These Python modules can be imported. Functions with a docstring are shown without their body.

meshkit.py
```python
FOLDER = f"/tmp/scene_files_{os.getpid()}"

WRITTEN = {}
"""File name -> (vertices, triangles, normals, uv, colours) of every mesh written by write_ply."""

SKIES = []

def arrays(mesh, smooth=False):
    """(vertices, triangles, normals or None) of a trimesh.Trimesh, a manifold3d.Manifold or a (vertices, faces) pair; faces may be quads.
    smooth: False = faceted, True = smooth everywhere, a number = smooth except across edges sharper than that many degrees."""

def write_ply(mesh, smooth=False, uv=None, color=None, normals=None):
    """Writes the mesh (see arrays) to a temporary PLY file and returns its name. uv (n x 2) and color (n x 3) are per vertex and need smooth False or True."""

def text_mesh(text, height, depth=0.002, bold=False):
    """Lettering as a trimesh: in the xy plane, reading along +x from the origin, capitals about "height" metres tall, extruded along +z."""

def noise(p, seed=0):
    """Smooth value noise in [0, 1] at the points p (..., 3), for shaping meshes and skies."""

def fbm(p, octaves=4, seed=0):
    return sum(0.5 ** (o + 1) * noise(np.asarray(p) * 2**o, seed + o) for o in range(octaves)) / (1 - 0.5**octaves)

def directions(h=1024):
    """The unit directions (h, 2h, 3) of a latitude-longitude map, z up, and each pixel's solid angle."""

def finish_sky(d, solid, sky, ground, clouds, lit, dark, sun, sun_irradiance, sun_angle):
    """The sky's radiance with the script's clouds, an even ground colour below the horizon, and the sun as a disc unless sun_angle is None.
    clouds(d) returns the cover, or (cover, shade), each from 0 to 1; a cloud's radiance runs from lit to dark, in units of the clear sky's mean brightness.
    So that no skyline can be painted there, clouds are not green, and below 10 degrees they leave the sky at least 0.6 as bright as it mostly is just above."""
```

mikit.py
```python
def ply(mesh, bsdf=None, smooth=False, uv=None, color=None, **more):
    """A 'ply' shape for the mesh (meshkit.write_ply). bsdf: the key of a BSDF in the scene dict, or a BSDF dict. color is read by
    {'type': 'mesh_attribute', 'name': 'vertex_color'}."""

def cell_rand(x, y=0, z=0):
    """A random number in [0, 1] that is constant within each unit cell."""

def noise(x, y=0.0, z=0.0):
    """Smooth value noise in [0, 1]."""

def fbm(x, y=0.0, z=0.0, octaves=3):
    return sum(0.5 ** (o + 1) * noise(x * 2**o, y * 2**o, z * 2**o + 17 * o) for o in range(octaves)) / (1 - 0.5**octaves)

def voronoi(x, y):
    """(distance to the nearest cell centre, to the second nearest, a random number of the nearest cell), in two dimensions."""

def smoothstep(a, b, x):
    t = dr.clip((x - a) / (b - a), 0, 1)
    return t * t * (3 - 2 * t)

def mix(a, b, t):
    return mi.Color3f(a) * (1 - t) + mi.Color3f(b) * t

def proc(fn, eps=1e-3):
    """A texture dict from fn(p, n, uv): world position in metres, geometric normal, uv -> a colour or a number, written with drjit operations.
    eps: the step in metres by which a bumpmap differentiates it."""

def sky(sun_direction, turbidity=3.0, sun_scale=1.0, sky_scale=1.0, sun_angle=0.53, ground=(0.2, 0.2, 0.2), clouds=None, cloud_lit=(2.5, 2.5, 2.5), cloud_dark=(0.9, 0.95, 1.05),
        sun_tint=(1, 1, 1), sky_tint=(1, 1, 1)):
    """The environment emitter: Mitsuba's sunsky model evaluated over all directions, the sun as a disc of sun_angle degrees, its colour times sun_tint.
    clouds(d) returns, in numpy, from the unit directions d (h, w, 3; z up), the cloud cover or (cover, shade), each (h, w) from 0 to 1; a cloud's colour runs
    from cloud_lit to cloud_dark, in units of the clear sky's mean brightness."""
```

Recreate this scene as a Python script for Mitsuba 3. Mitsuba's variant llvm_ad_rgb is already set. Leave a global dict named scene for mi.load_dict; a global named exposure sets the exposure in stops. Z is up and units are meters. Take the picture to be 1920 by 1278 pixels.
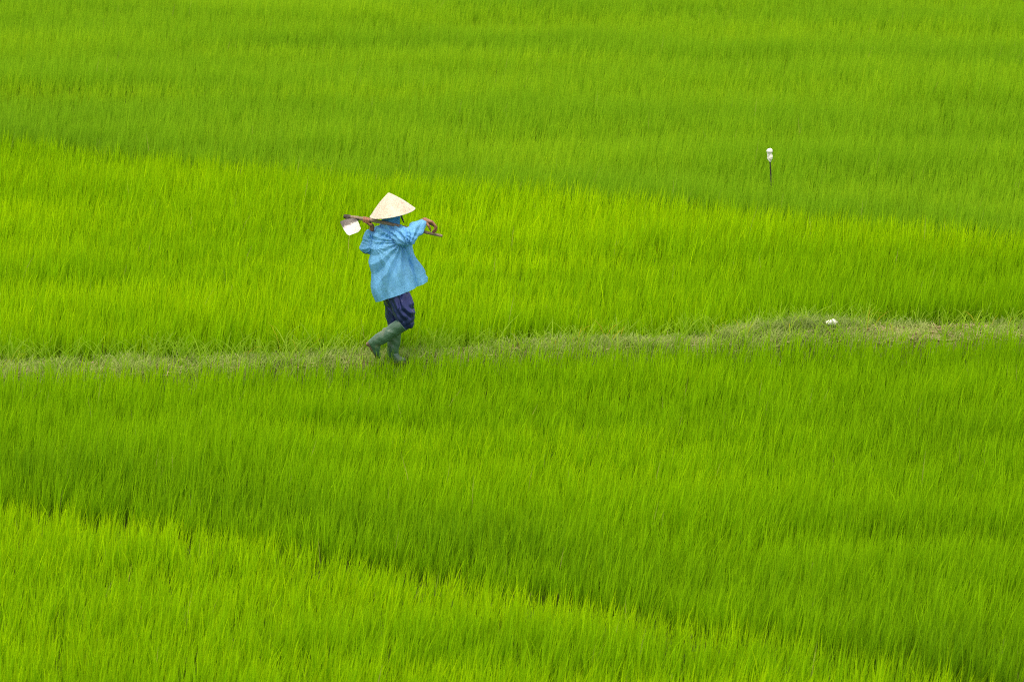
import math, random
import numpy as np, trimesh, drjit as dr, mitsuba as mi
import manifold3d as m3
import mikit, meshkit
from mikit import noise, fbm, smoothstep, mix, cell_rand

random.seed(4)
T = mi.ScalarTransform4f
PI = math.pi

# ------------------------------------------------------------------ camera, sky, exposure
PITCH = math.radians(13.75)
EYE = np.array([0.0, -33.75, 8.716])
AIM = EYE + 34.8 * np.array([0, math.cos(PITCH), -math.sin(PITCH)])
scene, labels = {}, {}
scene['camera'] = dict(type='thinlens', fov=2 * math.degrees(math.atan(960 / 6966)), fov_axis='x',
                       aperture_radius=0.014, focus_distance=34.7, near_clip=0.5, far_clip=2000.0,
                       to_world=T().look_at(origin=EYE.tolist(), target=AIM.tolist(), up=[0, 0, 1]))
scene['sky'] = mikit.sky([-0.12, -0.34, 0.93], turbidity=4, sun_scale=0.45, sun_angle=36, sky_scale=1.0,
                         clouds=lambda d: 1.0, cloud_lit=(1.75, 1.75, 1.72), sun_tint=(1.0, 0.98, 0.95))
exposure = 2.34

# ------------------------------------------------------------------ helpers
def tag(key, label=None, cat=None, group=None, kind=None):
    labels[key] = {k: v for k, v in (('label', label), ('category', cat), ('group', group), ('kind', kind)) if v}

def put(key, mesh, bsdf, smooth=False, **more):
    while key in scene:
        base, _, n = key.rpartition('_')
        key = f'{base}_{int(n) + 1:03d}' if n.isdigit() and len(n) == 3 else key + '_001'
    scene[key] = mikit.ply(mesh, bsdf, smooth=smooth, **more)
    return key

def ball(c, r, n=20):
    return m3.Manifold.sphere(float(r), n).translate([float(x) for x in c])

def hull(*cr, n=20):
    return m3.Manifold.batch_hull([ball(c, r, n) for c, r in cr])

def chain(pts, n=20):
    return [hull(a, b, n=n) for a, b in zip(pts[:-1], pts[1:])]

def union(parts):
    return m3.Manifold.batch_boolean(parts, m3.OpType.Add)

def tm(man):
    m = man.to_mesh()
    t = trimesh.Trimesh(np.array(m.vert_properties[:, :3]), np.array(m.tri_verts), process=False)
    t.merge_vertices()
    return t

def soften(man, length, n=8):
    t = tm(man.refine_to_length(length))
    if n:
        trimesh.smoothing.filter_taubin(t, lamb=0.5, nu=0.52, iterations=n)
    return t

def displace(t, amount):
    v, n = np.array(t.vertices), np.array(t.vertex_normals)
    return trimesh.Trimesh(v + n * amount(v, n)[:, None], t.faces, process=False)

def ridged(p, seed=0, octaves=2):
    out, amp = 0, 1.0
    for o in range(octaves):
        out = out + amp * (1 - np.abs(2 * meshkit.noise(p * 2 ** o, seed + o) - 1))
        amp *= 0.5
    return out / (2 - 0.5 ** (octaves - 1))

def N2(x, y, sx, sy, seed=0, octaves=3):
    return meshkit.fbm(np.stack([x / sx, y / sy, np.zeros_like(x) + 0.37], -1), octaves, seed)

def ss(a, b, x):
    t = np.clip((x - a) / (b - a), 0, 1)
    return t * t * (3 - 2 * t)

# ------------------------------------------------------------------ lie of the land (metres; x right, y away from the camera, z up)
BUND_X = np.array([-14, -4.7, -3.14, -1.6, -0.3, 1.2, 2.7, 4.9, 14])
FRONT = np.array([-1.98, -0.54, -0.35, -0.10, 0.19, 0.48, 0.70, 0.89, 1.63])      # last row of the near rice
BACK_X = np.array([-14, -4.8, -2.4, -1.3, 0, 1.4, 2.2, 2.7, 3.8, 5, 14])
BACK = np.array([-0.9, 0.08, 0.26, 0.44, 0.69, 0.90, 1.10, 1.40, 1.53, 1.53, 2.3])  # first row of the far rice
front_edge = lambda x: np.interp(x, BUND_X, FRONT)
back_edge = lambda x: np.interp(x, BACK_X, BACK)
low_seam = lambda x: -6.98 - 0.67 * x - 0.022 * x * x      # furrow in the near field
high_seam = lambda x: 7.2 - 0.445 * x + 0.012 * x * np.minimum(x, 0)                      # furrow in the far field
far_seam = lambda x: 13.35 - 0.05 * x + 0.25 * np.sin(0.6 * x)

def land(x, y):
    f, b = front_edge(x), back_edge(x)
    return 0.16 * ss(f - 0.05, b + 0.1, y)

def bund_top(x, y):
    f, b = front_edge(x), back_edge(x)
    m = 0.05 * np.exp(-((x - 3.1) / 0.75) ** 2 - ((y - 1.15) / 0.3) ** 2)
    h = 0.235 + m + 0.05 * (N2(x, y, 0.5, 0.5, 3) - 0.5) + 0.03 * (N2(x, y, 0.12, 0.12, 5, 2) - 0.5)
    return -0.08 + (h + 0.08) * ss(f - 0.22, f + 0.10, y) * (1 - ss(b - 0.06, b + 0.22, y))

# ------------------------------------------------------------------ materials
def leaf_colour(p, n, uv):
    u, t = uv.x, uv.y
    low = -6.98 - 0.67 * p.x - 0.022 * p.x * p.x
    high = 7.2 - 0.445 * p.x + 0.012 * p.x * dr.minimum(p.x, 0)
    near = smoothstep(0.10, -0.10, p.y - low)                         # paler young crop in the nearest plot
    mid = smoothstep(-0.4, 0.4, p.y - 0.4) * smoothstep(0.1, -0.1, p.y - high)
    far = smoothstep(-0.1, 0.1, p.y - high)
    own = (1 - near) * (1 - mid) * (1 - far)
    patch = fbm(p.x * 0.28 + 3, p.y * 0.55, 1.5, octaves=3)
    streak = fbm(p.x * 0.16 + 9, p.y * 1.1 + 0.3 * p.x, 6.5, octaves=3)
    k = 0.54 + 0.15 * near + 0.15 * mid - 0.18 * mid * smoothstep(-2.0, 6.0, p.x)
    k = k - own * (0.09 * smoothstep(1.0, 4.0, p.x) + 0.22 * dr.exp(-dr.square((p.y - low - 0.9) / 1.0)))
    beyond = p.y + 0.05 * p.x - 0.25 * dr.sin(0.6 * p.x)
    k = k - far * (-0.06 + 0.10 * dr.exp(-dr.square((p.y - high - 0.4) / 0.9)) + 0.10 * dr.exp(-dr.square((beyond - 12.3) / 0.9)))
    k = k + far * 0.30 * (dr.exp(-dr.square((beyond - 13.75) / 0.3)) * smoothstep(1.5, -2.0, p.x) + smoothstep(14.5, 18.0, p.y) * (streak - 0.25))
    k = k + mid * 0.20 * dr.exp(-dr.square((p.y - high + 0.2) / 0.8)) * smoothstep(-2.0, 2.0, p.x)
    k = k + (patch - 0.5) * 0.40 + (streak - 0.5) * 0.45 + (u - 0.5) * 0.40
    k = dr.clip(k, 0, 1)
    c = mix((0.140, 0.325, 0.007), (0.305, 0.570, 0.004), smoothstep(0.0, 0.5, k))
    c = mix(c, (0.530, 0.780, 0.002), smoothstep(0.5, 1.0, k))
    c = mix(c, mi.Color3f(0.28, 0.54, 0.04), far * 0.30)
    c = c * (0.97 + (0.5 - 0.22 * far) * (cell_rand(u * 9973.0, 3, 1) - 0.5))
    dry = smoothstep(0.9965, 0.998, u) 
    c = mix(c, (0.45, 0.40, 0.12), dry * 0.8)
    return mix(c, mi.Color3f(0.10, 0.20, 0.015), smoothstep(0.45, 0.0, t) * 0.7)  # shade low among the stems, put into the colour of the blade bases

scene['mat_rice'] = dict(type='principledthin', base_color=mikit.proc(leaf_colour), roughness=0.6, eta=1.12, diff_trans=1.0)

def weed_colour(p, n, uv):
    u = uv.x
    c = mix((0.25, 0.39, 0.06), (0.46, 0.58, 0.17), smoothstep(0.0, 0.5, u))
    c = mix(c, (0.56, 0.58, 0.27), smoothstep(0.6, 1.0, u))
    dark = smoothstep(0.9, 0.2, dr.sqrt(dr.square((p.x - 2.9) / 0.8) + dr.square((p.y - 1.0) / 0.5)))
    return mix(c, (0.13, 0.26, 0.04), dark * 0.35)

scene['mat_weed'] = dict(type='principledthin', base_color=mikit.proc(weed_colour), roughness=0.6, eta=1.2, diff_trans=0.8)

def tall_colour(p, n, uv):
    c = mix((0.24, 0.47, 0.01), (0.42, 0.62, 0.06), uv.x)
    return mix(c, (0.55, 0.50, 0.04), smoothstep(0.93, 0.96, uv.x))

scene['mat_tall'] = dict(type='principledthin', base_color=mikit.proc(tall_colour), roughness=0.5, eta=1.25, diff_trans=1.0)
scene['mat_straw'] = dict(type='twosided', bsdf=dict(type='diffuse', reflectance=mikit.proc(
    lambda p, n, uv: mix((0.25, 0.20, 0.10), (0.50, 0.45, 0.26), uv.x))))

def soil_colour(p, n, uv):
    a = fbm(p.x * 1.7, p.y * 1.7, 0.5, octaves=4)
    c = mix((0.028, 0.042, 0.010), (0.050, 0.068, 0.016), a)
    away = smoothstep(30.0, 40.0, dr.maximum(dr.abs(p.x) * 2.2, dr.abs(p.y - 6.0) * 1.7))
    return mix(c, mix((0.07, 0.17, 0.01), (0.12, 0.24, 0.01), a), away)

scene['mat_soil'] = dict(type='twosided', bsdf=dict(type='diffuse', reflectance=mikit.proc(soil_colour)))

def bund_colour(p, n, uv):
    a = fbm(p.x * 6, p.y * 6, p.z * 6, octaves=4)
    c = mix((0.060, 0.062, 0.024), (0.165, 0.15, 0.075), a)
    moss = smoothstep(0.30, 0.55, fbm(p.x * 2.2, p.y * 2.2 + 9, 0.0, octaves=3)) * smoothstep(4.2, 2.0, p.x)
    return mix(c, (0.10, 0.15, 0.03), moss * 0.75)

scene['mat_bund'] = dict(type='twosided', bsdf=dict(type='diffuse', reflectance=mikit.proc(bund_colour)))

# ------------------------------------------------------------------ setting: soil sheet and earth bund
def grid(xs, ys, zf):
    X, Y = np.meshgrid(xs, ys, indexing='ij')
    v = np.stack([X, Y, zf(X, Y)], -1).reshape(-1, 3)
    i, j = np.meshgrid(np.arange(len(xs) - 1), np.arange(len(ys) - 1), indexing='ij')
    a = (i * len(ys) + j).ravel()
    q = np.stack([a, a + len(ys), a + len(ys) + 1, a + 1], -1)
    return trimesh.Trimesh(v, np.vstack([q[:, [0, 1, 2]], q[:, [0, 2, 3]]]), process=False)

xs = np.concatenate([[-900, -300, -100, -40, -20], np.arange(-13, 13.01, 0.25), [20, 40, 100, 300, 900]])
ys = np.concatenate([[-900, -300, -100, -40, -20], np.arange(-12, 30.01, 0.25), [40, 60, 100, 300, 900]])
put('field_soil', grid(xs, ys, land), 'mat_soil', smooth=True)
tag('field_soil', 'wet dark paddy soil between the rice stems', 'ground', kind='structure')

gx = np.arange(-12, 12.001, 0.04)
u = np.linspace(0, 1, 46)
GX, GU = np.meshgrid(gx, u, indexing='ij')
GY = (front_edge(GX) - 0.30) * (1 - GU) + (back_edge(GX) + 0.30) * GU
bv = np.stack([GX, GY, bund_top(GX, GY)], -1).reshape(-1, 3)
i, j = np.meshgrid(np.arange(len(gx) - 1), np.arange(len(u) - 1), indexing='ij')
a = (i * len(u) + j).ravel()
q = np.stack([a, a + len(u), a + len(u) + 1, a + 1], -1)
put('earth_bund', trimesh.Trimesh(bv, np.vstack([q[:, [0, 1, 2]], q[:, [0, 2, 3]]]), process=False), 'mat_bund', smooth=True)
tag('earth_bund', 'low raised earth path of bare brown soil crossing the rice field', 'path', kind='structure')

# ------------------------------------------------------------------ blades
def ribbons(rng, x, y, z, h, w, lx, ly, droop, segs, shade):
    """Grass blades: from (x, y, z), h tall, w wide, tip displaced by (lx, ly) * h, drooping."""
    n = len(x)
    yaw = rng.uniform(0, PI, n)
    t = np.linspace(0, 1, segs + 1)[None, :]
    s = t ** 1.7
    px = x[:, None] + h[:, None] * (lx[:, None] * s)
    py = y[:, None] + h[:, None] * (ly[:, None] * s)
    pz = z[:, None] + h[:, None] * (t - droop[:, None] * t ** 3)
    prof = np.interp(t[0], [0, 0.4, 0.75, 1.0], [0.7, 1.0, 0.75, 0.0])[None, :] * w[:, None] * 0.5
    cx, cy = np.cos(yaw)[:, None] * prof, np.sin(yaw)[:, None] * prof
    L = np.stack([px - cx, py - cy, pz], -1)[:, :segs]
    R = np.stack([px + cx, py + cy, pz], -1)[:, :segs]
    tip = np.stack([px, py, pz], -1)[:, segs:]
    v = np.concatenate([L, R, tip], 1)                      # n, 2 segs + 1, 3
    f = []
    for k in range(segs - 1):
        f += [[k, segs + k, segs + k + 1], [k, segs + k + 1, k + 1]]
    f += [[segs - 1, 2 * segs - 1, 2 * segs]]
    f = np.array(f)[None] + (np.arange(n) * (2 * segs + 1))[:, None, None]
    uv = np.zeros((n, 2 * segs + 1, 2))
    uv[..., 0] = shade[:, None]
    uv[..., 1] = np.concatenate([t[0, :segs], t[0, :segs], [1.0]])[None]
    return v.reshape(-1, 3), f.reshape(-1, 3), uv.reshape(-1, 2)

def canopy(x, y):
    """Height of the crop relative to its mean: soft swells, longer across than along the view."""
    return np.clip(1.0 + 1.15 * (N2(x, y, 3.0, 1.15, 11) - 0.5) + 0.30 * (N2(x, y, 0.7, 0.45, 23, 2) - 0.5), 0.70, 1.4)

def rice(key, label, seed, box, inside, density, per, height, width, segs):
    rng = np.random.default_rng(seed)
    x0, x1, y0, y1 = box
    n = int((x1 - x0) * (y1 - y0) * density)
    x, y = rng.uniform(x0, x1, n), rng.uniform(y0, y1, n)
    keep = inside(x, y) & (np.abs(x) < 5.6 + 0.148 * (y + 10))
    x, y = x[keep], y[keep]
    C = canopy(x, y)
    rim = np.exp(-((y - front_edge(x)) / 0.55) ** 2)               # even, full growth along the bund
    H = height * (C * (1 - rim) + rim * (0.25 * C + 0.78)) * rng.normal(1, 0.14, len(x))
    gustx = 0.11 + 0.22 * (N2(x, y, 0.55, 0.4, 31, 2) - 0.5)
    gusty = -0.01 + 0.26 * (N2(x, y, 0.6, 0.4, 37, 2) - 0.5)
    tone = rng.uniform(0, 1, len(x))
    rep = lambda a: np.repeat(a, per)
    m = len(x) * per
    ang, rad = rng.uniform(0, 2 * PI, m), rng.uniform(0, 1, m)
    bx, by = rep(x) + 0.016 * rad * np.cos(ang), rep(y) + 0.016 * rad * np.sin(ang)
    h = rep(H) * (1 - 0.58 * rng.uniform(0, 1, m) ** 1.25)
    spread = np.abs(rng.normal(0, 0.16, m))
    lx, ly = rep(gustx) + spread * np.cos(ang), rep(gusty) + spread * np.sin(ang)
    shade = np.clip(0.6 * rep(tone) + 0.4 * rng.uniform(0, 1, m), 0, 0.995)
    shade = np.where(rng.uniform(0, 1, m) > 0.9985, 1.0, shade)
    v, f, uv = ribbons(rng, bx, by, land(bx, by), h, width * rng.uniform(0.75, 1.3, m), lx, ly, np.clip(0.25 * spread, 0, 0.3), segs, shade)
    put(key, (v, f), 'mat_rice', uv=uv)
    tag(key, label, 'rice', kind='stuff')
    print(key, len(f))

gap = lambda x, y, s: y - s(x) + 0.10 * (N2(x, y, 0.5, 0.5, 51, 2) - 0.5)
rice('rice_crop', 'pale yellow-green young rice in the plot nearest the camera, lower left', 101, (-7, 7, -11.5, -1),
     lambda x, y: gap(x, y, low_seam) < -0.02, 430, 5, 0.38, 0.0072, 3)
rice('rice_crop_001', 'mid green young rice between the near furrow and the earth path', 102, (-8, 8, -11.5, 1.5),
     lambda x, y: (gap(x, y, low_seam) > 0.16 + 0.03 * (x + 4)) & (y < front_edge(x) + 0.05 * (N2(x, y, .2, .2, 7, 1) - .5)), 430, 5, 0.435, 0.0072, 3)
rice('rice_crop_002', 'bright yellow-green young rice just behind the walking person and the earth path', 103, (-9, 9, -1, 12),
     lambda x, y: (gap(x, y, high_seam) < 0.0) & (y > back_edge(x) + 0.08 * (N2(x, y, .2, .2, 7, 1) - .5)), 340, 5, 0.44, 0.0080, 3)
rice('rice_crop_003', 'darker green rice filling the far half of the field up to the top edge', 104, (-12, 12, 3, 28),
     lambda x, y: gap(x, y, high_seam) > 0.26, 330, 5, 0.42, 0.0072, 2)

# weeds of the bund
def weeds(key, label, seed, n, place, h, w, lean, droop, mat, segs, cat='grass'):
    rng = np.random.default_rng(seed)
    x, y = place(rng, n)
    n = len(x)
    ang = rng.uniform(0, 2 * PI, n)
    le = lean * rng.uniform(0.2, 1.2, n)
    z = np.maximum(bund_top(x, y), land(x, y)) - 0.005
    v, f, uv = ribbons(rng, x, y, z, h * rng.uniform(0.45, 1.3, n) * (0.35 + 1.3 * N2(x, y, 0.28, 0.22, seed + 5, 2)), w * rng.uniform(0.7, 1.3, n), le * np.cos(ang) + 0.1, le * np.sin(ang) * 0.8, droop * rng.uniform(0.2, 1.1, n), segs,
                      np.clip(N2(x, y, 0.35, 0.35, seed, 2) * 1.2 - 0.1 + rng.normal(0, 0.2, n), 0, 1))
    put(key, (v, f), mat, uv=uv)
    tag(key, label, cat, kind='stuff')

def on_bund(rng, n, lo=0.0, hi=1.0, bare=True):
    x = rng.uniform(-7, 7, n)
    s = rng.uniform(lo, hi, n)
    y = front_edge(x) * (1 - s) + back_edge(x) * s
    clump = N2(x, y, 0.22, 0.18, 71, 2)
    thin = 0.36 + 0.16 * ss(2.6, 4.6, x)
    keep = (clump > thin) | (rng.uniform(0, 1, n) < 0.22)
    return x[keep], y[keep]

weeds('path_grass', 'low trampled grey-green grass covering the earth path', 201, 40000, lambda r, n: on_bund(r, n, -0.22, 1.0), 0.115, 0.008, 0.62, 0.45, 'mat_weed', 3)

def tufts(rng, n):
    x, y = on_bund(rng, n, 0.55, 1.0)
    k = (np.abs(x - 2.75) < 0.75)
    return np.concatenate([x[k]] * 1), np.concatenate([y[k]])

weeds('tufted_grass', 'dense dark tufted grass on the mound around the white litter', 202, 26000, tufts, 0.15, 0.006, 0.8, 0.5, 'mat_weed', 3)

def edge(rng, n):
    c = rng.uniform(-7, 7, n // 5)
    x = np.repeat(c, 5) + rng.normal(0, 0.02, n // 5 * 5)
    y = back_edge(x) - np.repeat(np.abs(rng.normal(0, 0.20, n // 5)) - 0.04, 5)
    y = np.where(np.repeat(rng.uniform(0, 1, n // 5) < 0.22, 5), front_edge(x) + np.repeat(np.abs(rng.normal(0, 0.14, n // 5)), 5), y)
    return x, y

weeds('verge_grass', 'long arching bright grass blades along the far edge of the earth path', 203, 3400, edge, 0.28, 0.009, 0.75, 0.42, 'mat_tall', 4)

rng = np.random.default_rng(205)
sx_ = np.concatenate([rng.uniform(-6, 6, 1500), rng.normal(4.2, 0.8, 1000)])
sv = rng.uniform(0.02, 0.98, len(sx_))
sy_ = front_edge(sx_) * (1 - sv) + back_edge(sx_) * sv
sa = rng.uniform(0, PI, len(sx_))
sl = rng.uniform(0.04, 0.16, len(sx_))
sz_ = bund_top(sx_, sy_) + rng.uniform(0.004, 0.03, len(sx_))
dxy = np.stack([np.cos(sa), np.sin(sa), rng.normal(0, 0.25, len(sa))], -1) * sl[:, None]
side = np.stack([-np.sin(sa), np.cos(sa), sa * 0 + 0.4], -1) * 0.0035
c0 = np.stack([sx_, sy_, sz_], -1)
sv3 = np.stack([c0 - dxy / 2 - side, c0 - dxy / 2 + side, c0 + dxy / 2 + side, c0 + dxy / 2 - side, c0 + np.array([0, 0, .008])], 1)
sf = np.array([[0, 1, 4], [1, 2, 4], [2, 3, 4], [3, 0, 4]])[None] + (np.arange(len(c0)) * 5)[:, None, None]
put('dry_straw', (sv3.reshape(-1, 3), sf.reshape(-1, 3)), 'mat_straw', uv=np.repeat(np.stack([rng.uniform(0, 1, len(c0))] * 2, -1), 5, 0))
tag('dry_straw', 'scattered dry brown straw lying on the earth path', 'straw', kind='stuff')

# ------------------------------------------------------------------ the walking person
# Measured on a front elevation in units of 5 mm: a to the right of the standing foot, b downwards from 680 at the sole, y away (m).
FOOT = np.array([-1.15, 0.0, 0.25])
def P(a, b, y=0.0):
    return FOOT + np.array([(a - 730) * 0.005, y, ((680 - b) - 48 * y) / 195.5])

def leg_folds(axis, seed, amount):
    axis = axis / np.linalg.norm(axis)
    def f(v, n):
        q = v - np.outer(v @ axis, axis) * 0.78
        side = np.cross(axis, [0.25, 1.0, 0.1])
        ph = (v @ side) / 0.062 + 0.9 * meshkit.noise(v * 7, seed + 2)
        pleat = (np.abs(2 * (ph - np.floor(ph)) - 1) - 0.5) * meshkit.noise(v * 6, seed + 3)
        return 0.030 * pleat + 0.6 * amount * (ridged(q * 19, seed, 2) - 0.45) + 0.4 * amount * (meshkit.fbm(v * 14, 2, seed) - 0.5)
    return f

# joints
pelvis_r, pelvis_l = P(748, 548, -0.08), P(736, 548, 0.08)
knee_r, ankle_r = P(768, 602, -0.12), P(706, 641, -0.10)
knee_l, ankle_l = P(740, 604, 0.06), P(736, 664, 0.04)
chest, waist, neck = P(734, 450, 0.0), P(738, 510, 0.0), P(735, 424, 0.0)
sh_r, el_r, wr_r = P(750, 438, -0.06), P(768, 447, -0.26), P(794, 418, -0.10)
sh_l, el_l, wr_l = P(712, 440, 0.07), P(689, 468, 0.03), P(700.5, 427.5, 0.0)
head = P(735, 402, 0.01)
# hoe handle line (behind the neck)
H0, H1 = P(652.5, 408, -0.075), P(829, 443.5, -0.115)
hd = (H1 - H0) / np.linalg.norm(H1 - H0)
on_handle = lambda s: H0 + (H1 - H0) * s

def finger(pts, r):
    return chain([(p, r * k) for p, k in zip(pts, (1.1, 1.0, 0.95, 0.8))], n=12)

# right hand: wrist bent, hand hanging over the handle
kn = [P(812.5, 418.5, -0.135), P(814.5, 420.5, -0.118), P(815.2, 422, -0.10), P(814.5, 423.5, -0.083)]
mid_ = [P(818.5, 425.5, -0.142), P(820.5, 428, -0.122), P(820.2, 430, -0.10), P(818.6, 430, -0.08)]
dist = [P(817.5, 431.5, -0.140), P(819.2, 433.5, -0.12), P(818.4, 435, -0.10), P(816.5, 434.5, -0.082)]
tip_ = [P(813.5, 435.5, -0.134), P(815.0, 437.5, -0.12), P(814.2, 438.2, -0.105), P(812.5, 437.5, -0.09)]
parts = []
hand_r0, hand_r1 = P(799, 415, -0.115), P(803, 416, -0.10)
parts += chain([(wr_r, 0.027), (P(799, 415.2, -0.105), 0.028)], 16)
parts.append(m3.Manifold.batch_hull([ball(P(799, 415.2, -0.105), 0.026, 14)] + [ball(k, 0.0125, 12) for k in kn]))
for a_, b_, c_, d_ in zip(kn, mid_, dist, tip_):
    parts += finger([a_, b_, c_, d_], 0.0092)
parts += chain([(P(802, 420, -0.125), 0.013), (P(806, 425.5, -0.150), 0.0105), (P(808, 430.5, -0.146), 0.0095), (P(809, 434, -0.138), 0.008)], 12)
# left hand: fist round the handle
g = on_handle(0.217)
up_ = np.array([0.0, 0.0, 1.0])
tow = np.array([0.0, -1.0, 0.0])
palm = g + np.array([0.004, 0.030, -0.012])
parts.append(hull((palm - hd * 0.020, 0.011), (palm + hd * 0.020, 0.012), (wr_l + np.array([0, 0, .012]), 0.019), n=14))
for k, o in enumerate((-0.026, -0.010, 0.006, 0.021)):
    c = g + hd * o
    rr = (0.0265, 0.028, 0.0275, 0.026)[k]
    ang_ = np.radians([20, 88, 150, 205 + 6 * k])
    parts += finger([c + rr * (np.cos(t_) * -tow + np.sin(t_) * up_) for t_ in ang_], 0.0098)
parts += chain([(palm + hd * 0.03 - up_ * 0.01, 0.013), (g + hd * 0.045 - up_ * 0.026 + tow * 0.008, 0.011), (g + hd * 0.028 - up_ * 0.024 + tow * 0.022, 0.009)], 12)
# arms, trunk, legs, head
parts += chain([(sh_r, 0.052), (el_r, 0.040), (wr_r, 0.027)]) + chain([(sh_l, 0.052), (el_l, 0.038), (wr_l, 0.0225)])
parts += [hull((sh_r, 0.05), (sh_l, 0.05), (neck + [0, 0, -0.02], 0.05)), hull((sh_r + [0, 0, -.05], 0.07), (sh_l + [0, 0, -.05], 0.07), (waist + [0, -.05, 0], 0.085), (waist + [0, .05, 0], 0.085)),
          hull((waist, 0.10), (pelvis_r, 0.085), (pelvis_l, 0.085))]
parts += chain([(pelvis_r, 0.07), (knee_r + [-0.02, 0, 0], 0.034), (ankle_r, 0.032)]) + chain([(pelvis_l, 0.07), (knee_l, 0.040), (ankle_l, 0.032)])
parts += chain([(neck + [0, 0, -.02], 0.052), (head + [0, 0, -.04], 0.05)])
look = np.array([0.86, 0.51, -0.05])
look /= np.linalg.norm(look)
sidev = np.array([-look[1], look[0], 0]) / np.hypot(look[0], look[1])
parts += [hull((head + [0, 0, 0.025] - look * 0.022, 0.078), (head + look * 0.018 + [0, 0, .015], 0.068), (head + look * 0.052 + [0, 0, -0.075], 0.026)),
          hull((head + look * 0.083 + [0, 0, .012], 0.008), (head + look * 0.100 + [0, 0, -0.018], 0.012)),                       # nose
          hull((head + look * 0.078 + sidev * .018 + [0, 0, -.048], 0.008), (head + look * 0.078 - sidev * .018 + [0, 0, -.048], 0.008))]   # lips
for s in (-1, 1):
    parts.append(hull((head + sidev * s * 0.078 + [0, 0, .01], 0.012), (head + sidev * s * 0.074 + [0, 0, -.03], 0.009)))         # ears
    parts.append(ball(head + look * 0.077 + sidev * s * 0.031 + [0, 0, .018], 0.013, 14))                                        # eyes
body = soften(union(parts), 0.008, 4)

def skin_colour(p, n, uv):
    return mix((0.20, 0.09, 0.055), (0.36, 0.175, 0.11), fbm(p.x * 55, p.y * 55, p.z * 55, octaves=3))
scene['mat_skin'] = dict(type='principled', base_color=mikit.proc(skin_colour), roughness=0.5, specular=0.4)
tag('person', 'walking person in translucent blue rain poncho, conical straw hat and green boots', 'person')
put('person__body', body, 'mat_skin', smooth=True)

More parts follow.
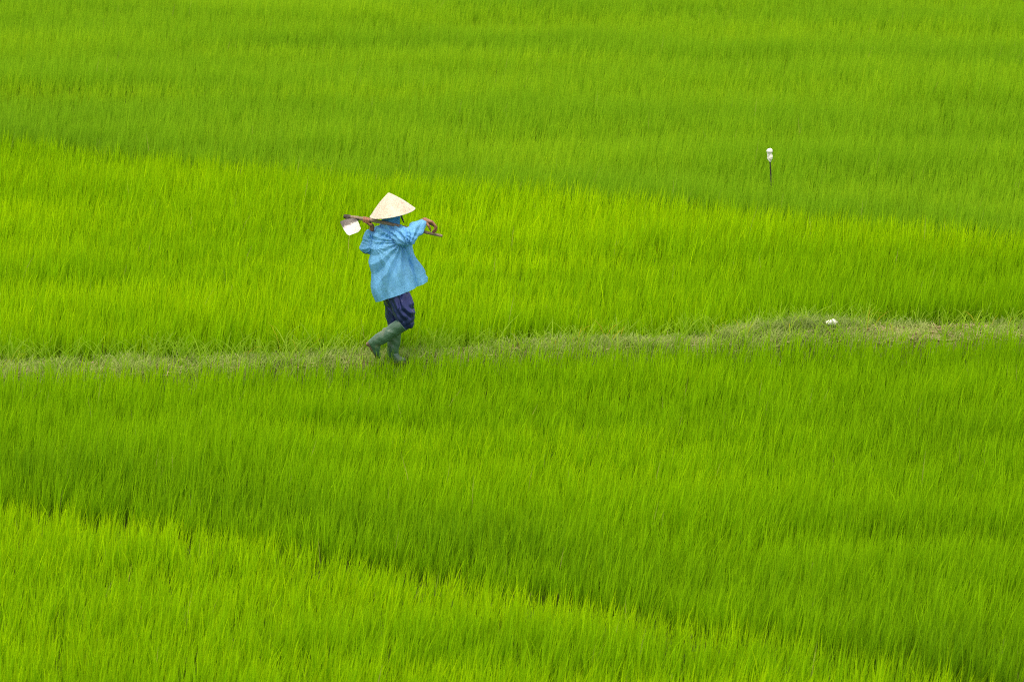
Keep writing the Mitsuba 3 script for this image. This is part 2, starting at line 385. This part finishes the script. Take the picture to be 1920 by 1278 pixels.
# shirt seen through the film
shirt = soften(union([hull((sh_r, 0.054), (sh_l, 0.054), (neck + [0, 0, -0.035], 0.06)),
                      hull((sh_r + [-.02, 0.02, -.05], 0.078), (sh_l + [0.01, 0, -.05], 0.078), (waist + [0, -.06, 0], 0.105), (waist + [0, .06, 0], 0.105)),
                      hull((waist + [0, -.06, 0], 0.105), (waist + [0, .06, 0], 0.105), (pelvis_r + [0, 0, 0.02], 0.10), (pelvis_l + [0, 0, 0.02], 0.10))] +
                     chain([(sh_r, 0.058), (el_r, 0.042), (el_r + (wr_r - el_r) * .7, 0.030)]) + chain([(sh_l, 0.058), (el_l, 0.041), (el_l + (wr_l - el_l) * .4, 0.033)])), 0.014, 6)
shirt = displace(shirt, lambda v, n: 0.012 * (ridged(v * 9, 5) - 0.5))

def plaid(p, n, uv):
    a = dr.abs((p.x + 0.3 * p.z) * 9.0 - dr.floor((p.x + 0.3 * p.z) * 9.0) - 0.5)
    b = dr.abs((p.z - 0.25 * p.x) * 9.0 - dr.floor((p.z - 0.25 * p.x) * 9.0) - 0.5)
    c = mix((0.035, 0.02, 0.05), (0.16, 0.13, 0.22), smoothstep(0.30, 0.36, a) * 0.8)
    c = mix(c, (0.30, 0.26, 0.36), smoothstep(0.34, 0.40, b) * 0.6)
    return mix(c, (0.012, 0.01, 0.02), smoothstep(0.12, 0.06, a) * smoothstep(0.2, 0.12, b))
scene['mat_plaid'] = dict(type='twosided', bsdf=dict(type='diffuse', reflectance=mikit.proc(plaid)))
put('person__shirt', shirt, 'mat_plaid', smooth=True)
tag('person__shirt', 'dark checked shirt showing through the blue film')

# trousers
tr = [hull((pelvis_r + [0, 0, .03], 0.105), (pelvis_l + [0, 0, .03], 0.105), (P(742, 560, 0), 0.10)),
      hull((pelvis_r, 0.100), (P(757, 575, -0.11), 0.100)), hull((P(757, 575, -0.11), 0.100), (P(766, 596, -0.12), 0.060), (P(757, 596, -0.12), 0.060)),
      hull((P(766, 596, -0.12), 0.062), (knee_r + [-0.035, 0, -0.005], 0.058)), hull((P(768, 606, -.12), 0.048), (P(756, 609, -0.118), 0.046)),
      hull((pelvis_l, 0.095), (P(738, 580, 0.07), 0.074)), hull((P(738, 580, 0.07), 0.074), (knee_l, 0.062)), hull((knee_l, 0.062), (P(739, 618, 0.055), 0.052))]
trousers = soften(union(tr), 0.010, 8)
trousers = displace(trousers, leg_folds(knee_r - pelvis_r, 8, 0.034))
def cloth_navy(p, n, uv):
    return mix((0.010, 0.018, 0.11), (0.025, 0.038, 0.20), fbm(p.x * 9, p.y * 9, p.z * 9))
scene['mat_trousers'] = dict(type='principled', base_color=mikit.proc(cloth_navy), roughness=0.3, specular=0.6, metallic=0.4, clearcoat=0.3, clearcoat_gloss=0.85)
put('person__trousers', trousers, 'mat_trousers', smooth=True)
tag('person__trousers', 'shiny navy trousers tucked into the boots')

# boots
def rubber(p, n, uv):
    a = fbm(p.x * 11, p.y * 11, p.z * 11, octaves=2)
    c = mix((0.040, 0.100, 0.066), (0.068, 0.145, 0.102), a)
    mud = smoothstep(0.62, 0.8, fbm(p.x * 15 + 5, p.y * 15, p.z * 9, octaves=2)) * 0.5
    c = mix(c, (0.17, 0.19, 0.12), mud)
    return mix(c, (0.16, 0.12, 0.075), smoothstep(0.33, 0.24, p.z + 0.04 * (a - 0.5)) * 0.35)
scene['mat_boot'] = dict(type='principled', base_color=mikit.proc(rubber), roughness=0.34, specular=0.5, clearcoat=0.5, clearcoat_gloss=0.8)
scene['mat_sole'] = dict(type='principled', base_color=mikit.proc(lambda p, n, uv: mix((0.06, 0.045, 0.035), (0.22, 0.16, 0.11), fbm(p.x * 30, p.y * 30, p.z * 30))), roughness=0.8, specular=0.2)

def boot(name, top, ankle, heel, ball_, toe, w, fold):
    ax = (ankle - top) / np.linalg.norm(ankle - top)
    outer = union(chain([(top + ax * 0.035, 0.067), (top + (ankle - top) * 0.55, 0.063), (ankle, 0.053)]) +
                  [hull((ankle, 0.049), (heel, 0.033)), hull((ankle, 0.048), (heel, 0.033), (ball_ + [0, w, 0], 0.026), (ball_ - [0, w, 0], 0.026)),
                   hull((ball_ + [0, w, 0], 0.026), (ball_ - [0, w, 0], 0.026), (toe, 0.023))])
    outer = outer.trim_by_plane([float(v) for v in ax], float(ax @ (top + ax * 0.012)))
    m = soften(outer, 0.009, 5)
    ref = ankle * 0.7 + top * 0.3
    def crease(v, n):
        d = np.linalg.norm(v - ref, axis=1)
        return 1.25 * fold * np.exp(-(d / 0.13) ** 2) * (ridged(v @ np.array([[14, 4, 6], [3, 9, 3], [9, 3, 20.0]]), 12, 1) - 0.55) + 0.003 * (meshkit.fbm(v * 12, 2, 4) - 0.5)
    key = put(name, displace(m, crease), 'mat_boot', smooth=40)
    a0 = np.cross(ax, [0, 1, 0])
    a0 /= np.linalg.norm(a0)
    t_ = np.linspace(0, 2 * PI, 28, endpoint=False)
    b0 = np.cross(ax, a0)
    ring_c = top + ax * 0.016
    rim = union([hull((ring_c + 0.064 * (np.cos(p_) * a0 + np.sin(p_) * b0), 0.006), (ring_c + 0.064 * (np.cos(q_) * a0 + np.sin(q_) * b0), 0.006), n=8) for p_, q_ in zip(t_, np.roll(t_, -1))])
    put(key + '__cuff', tm(rim), 'mat_boot', smooth=True)
    fwd = toe - heel
    fwd /= np.linalg.norm(fwd)
    dn = np.cross(fwd, [0, 1, 0])
    dn = dn / np.linalg.norm(dn)
    if dn @ (heel - ankle) < 0:
        dn = -dn
    def under(c, r, k=0.010):
        return c + dn * (r - 0.004)
    so = []
    for c, r, ww in ((heel - fwd * 0.012, 0.033, 0.024), (heel * .5 + ball_ * .5, 0.030, 0.024), (ball_, 0.026, w), (toe + fwd * 0.008, 0.023, 0.015)):
        so.append([(under(c, r) + [0, s * ww, 0], 0.011) for s in (-1, 1)])
    sole = union([hull(*(so[k] + so[k + 1]), n=12) for k in range(3)] + [hull(*[(p_ + dn * 0.012, 0.010) for p_, _ in so[0]], *[(p_ * .75 + o[0] * .25 + dn * 0.012, 0.010) for (p_, _), o in zip(so[0], so[1])], n=12)])
    put(key + '__sole', soften(sole, 0.01, 1), 'mat_sole', smooth=50)
    return key

boot('person__boot', P(759, 606.5, -0.125), P(707, 640, -0.10), P(698, 643, -0.10), P(707.5, 660.5, -0.06), P(711, 668, -0.045), 0.026, 0.016)
boot('person__boot_001', P(741, 607, 0.055), P(736.5, 662, 0.04), P(732, 673, 0.04), P(748, 674.5, 0.02), P(757, 675.5, 0.01), 0.026, 0.010)
tag('person__boot', 'green rubber boot of the trailing leg, heel lifted')
tag('person__boot_001', 'green rubber boot of the standing leg, half hidden in grass')

# hat
hat_c, roll = P(738.3, 399.8, 0.0), math.radians(10.4)
up_h = np.array([-math.sin(roll), 0.0, math.cos(roll)])
R, HH = 0.2125, 0.192
prof = [(R * k, HH * (1 - k) + 0.012 * math.sin(PI * k) * (1 if k < 1 else 0) - 0.004 * max(0, 0.05 - k) / 0.05) for k in np.linspace(0.0, 1.0, 40)]
prof = [(r + (0.0009 * (0.5 + 0.5 * math.cos(k_ * PI)) if 1 < k_ < 39 else 0), z) for k_, (r, z) in enumerate(prof)]
prof[0] = (0.0, HH - 0.008)
inner = [(max(r - 0.0035, 0.0), z - 0.004) for r, z in prof[::-1]]
lathe = trimesh.creation.revolve(np.array(prof + inner), sections=72)
xh = np.array([math.cos(roll), 0, math.sin(roll)])
Mh = np.eye(4)
Mh[:3, 0], Mh[:3, 1], Mh[:3, 2], Mh[:3, 3] = xh, np.array([0, 1, 0]), up_h, hat_c
lathe.apply_transform(Mh)
lathe.vertices += 0.003 * (meshkit.fbm(lathe.vertices * 9, 2, 9)[:, None] - 0.5) * up_h

def straw_colour(p, n, uv):
    a = fbm(p.x * 18, p.y * 18, p.z * 18, octaves=2)
    c = mix((0.58, 0.48, 0.385), (0.66, 0.59, 0.49), a)
    c = mix(c, (0.52, 0.40, 0.31), smoothstep(0.55, 0.75, fbm(p.x * 14, p.y * 14, p.z * 14 + 3)) * 0.45)
    spot = smoothstep(0.66, 0.76, noise(p.x * 75, p.y * 75, p.z * 75)) * smoothstep(0.46, 0.58, fbm(p.x * 11 + 7, p.y * 11, p.z * 11))
    return mix(c, (0.22, 0.16, 0.12), spot * 0.45)
scene['mat_hat'] = dict(type='twosided', bsdf=dict(type='principled', base_color=mikit.proc(straw_colour), roughness=0.42, specular=0.5))
put('person__hat', lathe, 'mat_hat', smooth=35)
tag('person__hat', 'pale conical straw hat with brown specks')
t_ = np.linspace(0, 2 * PI, 60, endpoint=False)
rp = hat_c + R * 0.993 * (np.cos(t_)[:, None] * xh + np.sin(t_)[:, None] * np.array([0, 1, 0])) - up_h * 0.002
hoop = union([hull((p_, 0.0045), (q_, 0.0045), n=8) for p_, q_ in zip(rp, np.roll(rp, -1, 0))])
put('person__hat__rim', tm(hoop), 'mat_hat', smooth=True)
scene['mat_black'] = dict(type='principled', base_color=dict(type='rgb', value=(0.012, 0.012, 0.014)), roughness=0.6)
strap = union(chain([(P(754, 405, -0.06), 0.008), (P(757.5, 413, -0.07), 0.0085), (P(759.7, 419.5, -0.075), 0.004)], 12))
put('person__strap', soften(strap, 0.006, 1), 'mat_black', smooth=True)
tag('person__strap', 'black chin strap end hanging below the hat')

# rain poncho: lofted trunk and sleeves joined, creased, open at hem
rings = [  # b at left edge, b at right edge, a left, a right, half depth
    (421, 421, 722, 748, 0.078), (426, 426, 714, 752, 0.092), (432, 431, 706, 757, 0.108), (441, 440, 702, 763, 0.125), (458, 456, 700, 770, 0.145),
    (475, 470, 698.5, 777, 0.158), (492, 484, 698, 784, 0.17), (510, 497, 698.5, 790, 0.185), (528, 508, 700, 795, 0.195), (546, 518, 702.5, 798.5, 0.205), (565, 528, 707.5, 801, 0.21)]
NP = 96
phi = np.linspace(0, 2 * PI, NP, endpoint=False)
def ring_pts(bl, br, al, ar, dep, k):
    c, s = np.cos(phi), np.sin(phi)
    e = 0.86
    cx, sx2 = np.sign(c) * np.abs(c) ** e, np.sign(s) * np.abs(s) ** e
    grow = max(0.0, (k - 3) / 7)
    fold = grow * (0.045 * np.sin(5 * phi + 0.6 + 0.25 * k) + 0.020 * np.sin(9 * phi + 2.0 - 0.2 * k) + 0.010 * np.sin(17 * phi + 0.4 * k))
    a_ = (al + ar) / 2 + (ar - al) / 2 * cx * (1 + 0.25 * fold * np.abs(s))
    y_ = dep * sx2 * (1 + 3.2 * fold)
    b_ = (bl + br) / 2 + (br - bl) / 2 * cx
    return np.array([P(q_, w_, 0.0) + [0, z_, -z_ * 0.10] for q_, w_, z_ in zip(a_, b_, y_)])
RV = np.array([ring_pts(*r, k) for k, r in enumerate(rings)])
from scipy.interpolate import CubicSpline
dense = np.linspace(0, len(rings) - 1, 56)
RV = CubicSpline(np.arange(len(rings)), RV, axis=0)(dense)
nr = len(RV)
verts = np.vstack([RV.reshape(-1, 3), RV[0].mean(0)[None], RV[-1].mean(0)[None]])
F = []
for k in range(nr - 1):
    for q_ in range(NP):
        q2 = (q_ + 1) % NP
        F += [[k * NP + q_, (k + 1) * NP + q_, (k + 1) * NP + q2], [k * NP + q_, (k + 1) * NP + q2, k * NP + q2]]
for q_ in range(NP):
    q2 = (q_ + 1) % NP
    F += [[nr * NP, q_, q2], [nr * NP + 1, (nr - 1) * NP + q2, (nr - 1) * NP + q_]]
loft = trimesh.Trimesh(verts, F, process=False)
if loft.volume < 0:
    loft.invert()
trunk = m3.Manifold(m3.Mesh(np.asarray(loft.vertices, np.float32), np.asarray(loft.faces, np.uint32)))
print('trunk', trunk.status(), trunk.volume())
cuff_r = el_r + (wr_r - el_r) * 0.93
cuff_l = el_l + (wr_l - el_l) * 0.74
sleeves = [hull((P(744, 440, -.04), 0.085), (P(752, 441, -0.10), 0.083)), hull((P(752, 441, -0.10), 0.083), (el_r + [0.0, 0.01, -.004], 0.072)), hull((P(757, 453, -.05), .06), (P(752, 441, -0.10), 0.07), (el_r + [0.0, 0.02, -.012], 0.066)),
           hull((el_r + [0.0, 0.01, -.004], 0.072), (cuff_r, 0.046)),
           hull((sh_l, 0.075), (P(699, 455, 0.05), 0.066)), hull((P(699, 455, 0.05), 0.066), (el_l + [0.02, 0, .02], 0.064)), hull((el_l + [0.012, 0, .012], 0.060), (cuff_l, 0.042))]
coat = union([trunk] + sleeves)
hem_c, hem_n = RV[-1].mean(0), None
uu, ss_, vt = np.linalg.svd(RV[-1] - hem_c)
hem_n = vt[2] if vt[2][2] < 0 else -vt[2]
coat = tm(coat.refine_to_length(0.0075))
ctr = coat.triangles_center
cap = ((ctr - hem_c) @ hem_n > -0.004) & (coat.face_normals @ hem_n > 0.8)
top_ = (ctr[:, 2] > RV[0][:, 2].mean() - 0.004) & (coat.face_normals[:, 2] > 0.9) & (np.hypot(ctr[:, 0] - RV[0][:, 0].mean(), ctr[:, 1]) < 0.07)
coat.update_faces(~(cap | top_))
coat.remove_unreferenced_vertices()
trimesh.smoothing.filter_taubin(coat, lamb=0.5, nu=0.52, iterations=6)
arm_pit = P(758, 455, -0.12)
def film(v, n):
    q = v @ np.array([[7.5, 0, 3.0], [0, 7.0, 0], [-4.2, 0, 5.2]])
    big = ridged(q, 41, 2) - 0.5
    d = np.linalg.norm(v - arm_pit, axis=1)
    az = np.arctan2(v[:, 2] - arm_pit[2], v[:, 0] - arm_pit[0])
    rad = np.exp(-(d / 0.22) ** 2) * (ridged(np.stack([az * 3.2, d * 2.5, d * 0], -1), 53, 1) - 0.5)
    out = np.zeros(len(v))
    w_ = v + 0.03 * np.stack([meshkit.fbm(v * 4, 2, 90 + i_) - 0.5 for i_ in range(3)], -1) * 2
    tri_ = lambda ph: np.abs(2 * (ph - np.floor(ph)) - 1) - 0.5
    for k_, (dx_, dy_, dz_, lam, amp) in enumerate(((0.80, 0.4, 0.50, .19, .010), (-0.45, 0.5, 0.80, .23, .009), (0.95, -0.2, -0.15, .13, .006))):
        mask = 0.2 + 1.6 * meshkit.noise(v * 4.0, 120 + k_)
        out += amp * mask * tri_((w_ @ np.array([dx_, dy_, dz_])) / lam + 0.37 * k_)
    for c_, per_, amp, reach in ((P(756, 456, -0.16), 2.6, 0.021, 0.55), (P(737, 428, -0.09), 3.1, 0.012, 0.45), (P(703, 462, -0.05), 2.0, 0.010, 0.22)):
        d_ = np.linalg.norm(v - c_, axis=1)
        az_ = np.arctan2(v[:, 2] - c_[2], v[:, 0] - c_[0] + 0.4 * (v[:, 1] - c_[1]))
        out += amp * np.minimum(d_ / 0.08, 1) * np.exp(-d_ / reach) * 1.5 * tri_(az_ * per_ + 0.5 * meshkit.noise(v * 5, 131)) * (0.3 + 1.4 * meshkit.noise(v * 6, 137))
    ph_ = np.arctan2(v[:, 1], v[:, 0] - P(745, 0)[0]) / (2 * PI)
    out += 0.016 * ss(P(0, 455)[2], P(0, 545)[2], v[:, 2]) * tri_(ph_ * 9 + 0.35 * meshkit.noise(v * 3, 141)) * (0.2 + 1.4 * meshkit.noise(v * 4, 143))
    seam_a, seam_b = P(764, 458, 0), P(787, 541, 0)
    sd = (seam_b - seam_a)[[0, 2]]
    sl_ = np.linalg.norm(sd)
    rel = v[:, [0, 2]] - seam_a[[0, 2]]
    al_ = rel @ sd / sl_ ** 2
    off = (rel[:, 0] * sd[1] - rel[:, 1] * sd[0]) / sl_
    groove = np.exp(-(off / 0.014) ** 2) * ss(0.10, 0.35, al_) * (v[:, 1] < 0)
    tipd = np.linalg.norm(v - P(797, 527, 0), axis=1)
    out += 0.022 * np.exp(-(tipd / 0.10) ** 2) * (ridged(v @ np.diag([16, 10, 30.0]), 151, 2) - 0.5)
    return out - 0.022 * groove + 0.006
coat = displace(coat, film)

def film_colour(p, n, uv):
    return mix((0.17, 0.51, 1.0), (0.22, 0.57, 1.0), fbm(p.x * 6, p.y * 6, p.z * 6))
def film_cling(p, n, uv):
    """More see-through where the wet film clings to the shirt."""
    c = fbm(p.x * 11, p.y * 5, p.z * 8 + 2, octaves=2)
    where = dr.exp(-dr.square((p.x + 1.10) / 0.16) - dr.square((p.z - 1.06) / 0.22))
    return 0.10 + 0.10 * smoothstep(0.25, 0.75, c) * where
scene['mat_film'] = dict(type='principledthin', base_color=mikit.proc(film_colour), roughness=0.3, eta=1.8, spec_trans=mikit.proc(film_cling), diff_trans=0.32)
put('person__poncho', coat, 'mat_film', smooth=True)
tag('person__poncho', 'thin translucent blue plastic rain poncho, creased and flaring at the hem')

# hood round head and neck
hd_parts = [hull((head + [0, 0, 0.02], 0.092), (head + [0, 0.0, -0.045], 0.083)), hull((head + [0, 0, -0.045], 0.083), (P(735, 424, 0.0), 0.080)), hull((P(735, 424, 0.0), 0.080), (P(734, 430, 0.0), 0.095))]
hood = soften(union(hd_parts), 0.009, 4)
hood = displace(hood, lambda v, n: 0.010 * (ridged(v @ np.diag([16, 16, 34.0]), 61, 2) - 0.5))
scene['mat_hood'] = dict(type='principledthin', base_color=mikit.proc(lambda p, n, uv: mix((0.06, 0.32, 0.66), (0.13, 0.50, 0.92), fbm(p.x * 18, p.y * 18, p.z * 18))), roughness=0.3, eta=1.45, spec_trans=0.15, diff_trans=0.6)
put('person__hood', hood, 'mat_hood', smooth=True)
tag('person__hood', 'blue plastic hood gathered under the hat')

# ------------------------------------------------------------------ hoe
def bamboo(p, n, uv):
    a = fbm(p.x * 6, p.y * 60, p.z * 60, octaves=3)
    c = mix((0.14, 0.10, 0.07), (0.30, 0.23, 0.17), a)
    return mix(c, (0.07, 0.055, 0.045), smoothstep(0.6, 0.75, fbm(p.x * 28, p.y * 28, p.z * 28)) * 0.6)
scene['mat_bamboo'] = dict(type='principled', base_color=mikit.proc(bamboo), roughness=0.5, specular=0.4)
scene['mat_iron'] = dict(type='principled', base_color=mikit.proc(lambda p, n, uv: mix((0.035, 0.03, 0.03), (0.11, 0.09, 0.08), fbm(p.x * 40, p.y * 40, p.z * 40))), roughness=0.75, specular=0.3)
stations = np.linspace(0.02, 1, 60)
hr = np.interp(stations, [0, 0.25, 0.6, 1.0], [0.0185, 0.0180, 0.0150, 0.0135])
for node in (0.12, 0.19, 0.40, 0.63, 0.86):
    hr = hr + 0.0022 * np.exp(-((stations - node) / 0.006) ** 2)
hp = np.array([on_handle(s) + np.array([0, 0, 0.004 * math.sin(6 * s) + 0.012 * math.sin(PI * s)]) for s in stations])
handle = union([hull((hp[k], hr[k]), (hp[k + 1], hr[k + 1]), n=16) for k in range(len(hp) - 1)])
tag('hoe', 'long-handled hoe with a worn white square blade carried across the shoulders', 'hoe')
put('hoe__handle', tm(handle), 'mat_bamboo', smooth=35)
tag('hoe__handle', 'greyish bamboo handle')
sock = union([hull((on_handle(-0.004), 0.021), (on_handle(0.028), 0.022)), hull((on_handle(0.024), 0.0235), (on_handle(0.034), 0.0235), n=24),
              hull((on_handle(0.01) + [0, -.01, -.012], 0.014), (P(657, 416, -0.095), 0.010), (P(664, 415, -0.095), 0.009))])
put('hoe__socket', soften(sock, 0.008, 1), 'mat_iron', smooth=50)
tag('hoe__socket', 'dark iron socket knob holding the blade')
tape = union([hull((on_handle(0.112), 0.0205), (on_handle(0.122), 0.0205), n=20)])
put('hoe__binding', tm(tape), 'mat_black', smooth=40)
from shapely.geometry import Polygon
outline = Polygon([(641.5, 417.5), (651, 413.5), (664, 411.5), (673.2, 413.5), (677, 421), (681, 431), (676, 437.5), (668, 440.5), (660, 444), (655, 441), (650, 434)]).buffer(-2.2).buffer(2.2)
bl = trimesh.creation.extrude_polygon(Polygon(np.array(outline.exterior.coords) * [1, -1]), 1.0, engine='earcut')
bl = tm(m3.Manifold(m3.Mesh(np.asarray(bl.vertices, np.float32), np.asarray(bl.faces, np.uint32))).refine_to_length(2.5))
bvv = np.array(bl.vertices)
yy = -0.105 - 0.0035 * bvv[:, 2] + 0.00006 * (bvv[:, 0] - 661) ** 2 - 0.0035 * (-bvv[:, 1] - 412)
blade_v = np.array([P(a_, -b_, y_) for (a_, b_, _), y_ in zip(bvv, yy)])
blade = trimesh.Trimesh(blade_v, bl.faces, process=False)
if blade.volume < 0:
    blade.invert()
B0, B1 = P(657, 413, 0), P(669, 440, 0)
bdir = (B1 - B0)[[0, 2]]
bdir = bdir / np.linalg.norm(bdir)
def blade_colour(p, n, uv):
    along = ((p.x - float(B0[0])) * float(bdir[0]) + (p.z - float(B0[2])) * float(bdir[1]))
    a = fbm(p.x * 70, p.y * 20, p.z * 70, octaves=3)
    c = mix((0.56, 0.55, 0.56), (0.72, 0.71, 0.72), a)
    c = mix(c, (0.42, 0.36, 0.30), smoothstep(0.66, 0.8, fbm(p.x * 90, 2.0, p.z * 90)) * 0.5)
    return mix(c, (0.085, 0.075, 0.075), smoothstep(0.034, 0.008, along + 0.03 * (a - 0.5)))
scene['mat_blade'] = dict(type='principled', base_color=mikit.proc(blade_colour), roughness=0.45, specular=0.5)
put('hoe__blade', blade, 'mat_blade', smooth=30)
tag('hoe__blade', 'worn whitish steel blade with dark mud near the socket')

# ------------------------------------------------------------------ marker stick and litter
scene['mat_stick'] = dict(type='principled', base_color=mikit.proc(lambda p, n, uv: mix((0.012, 0.012, 0.010), (0.05, 0.04, 0.03), fbm(p.x * 80, p.y * 80, p.z * 20))), roughness=0.8)
scene['mat_white'] = dict(type='twosided', bsdf=dict(type='principled', base_color=mikit.proc(lambda p, n, uv: mix((0.74, 0.72, 0.68), (0.86, 0.86, 0.86), fbm(p.x * 50, p.y * 50, p.z * 50))), roughness=0.35, specular=0.5))
mb = np.array([2.95, 7.85, 0.13])
mp = lambda a_, b_: np.array([2.95 + (a_ - 1447) / 165.0, 7.85, 0.50 + (322 - b_) / 160.5])
tag('field_marker', 'thin dark stick with a white knotted plastic bag on top standing in the far rice', 'marker')
put('field_marker__stick', tm(union(chain([(mb + [0.02, 0, 0], 0.009), (mp(1447, 322), 0.0085), (mp(1445.6, 303), 0.0075), (mp(1444.2, 284), 0.006)], 10))), 'mat_stick', smooth=True)
b1 = soften(union([hull((mp(1443.4, 280.5), 0.030), (mp(1445, 280), 0.030)), hull((mp(1444.5, 283), 0.022), (mp(1444.5, 287), 0.016))]), 0.006, 3)
b1 = displace(b1, lambda v, n: 0.006 * (ridged(v * 40, 71) - 0.5))
put('field_marker__bag', b1, 'mat_white', smooth=True)
b2 = soften(union([hull((mp(1446.5, 286), 0.012), (mp(1446.3, 291), 0.024), (mp(1445.8, 294), 0.022)), hull((mp(1441.5, 285), 0.010), (mp(1441.3, 294), 0.008)), hull((mp(1441.3, 294), 0.008), (mp(1445.5, 299), 0.010)), hull((mp(1446, 294), 0.018), (mp(1445.5, 299), 0.010))]), 0.006, 2)
b2 = displace(b2, lambda v, n: 0.005 * (ridged(v * 45, 73) - 0.5))
put('field_marker__bag_001', b2, 'mat_white', smooth=True)

lz = float(bund_top(np.array([3.08]), np.array([1.15]))[0]) + 0.07
lp = lambda a_, b_, y_=0.0: np.array([3.08 + (a_ - 1558) / 196.0, 1.12 + y_, lz + (608 - b_) / 191.0])
lit = union([hull((lp(1551, 611), 0.010), (lp(1558, 606), 0.016), (lp(1563, 606, .02), 0.018), (lp(1566, 612), 0.010), n=14), hull((lp(1550, 609, .03), 0.008), (lp(1562, 604, .04), 0.012), (lp(1567, 609, .03), 0.010), n=14)])
lit = displace(soften(lit, 0.006, 2), lambda v, n: 0.009 * (ridged(v * 30, 81) - 0.5))
lit.vertices[:, 2] = lz + (lit.vertices[:, 2] - lz) * 0.80 + 0.014
lit.vertices[:, 0] = 3.08 + (lit.vertices[:, 0] - 3.08) * 1.12
put('plastic_litter', lit, 'mat_white', smooth=25)
tag('plastic_litter', 'crumpled white plastic bag lying on the grassy mound of the earth path', 'litter')
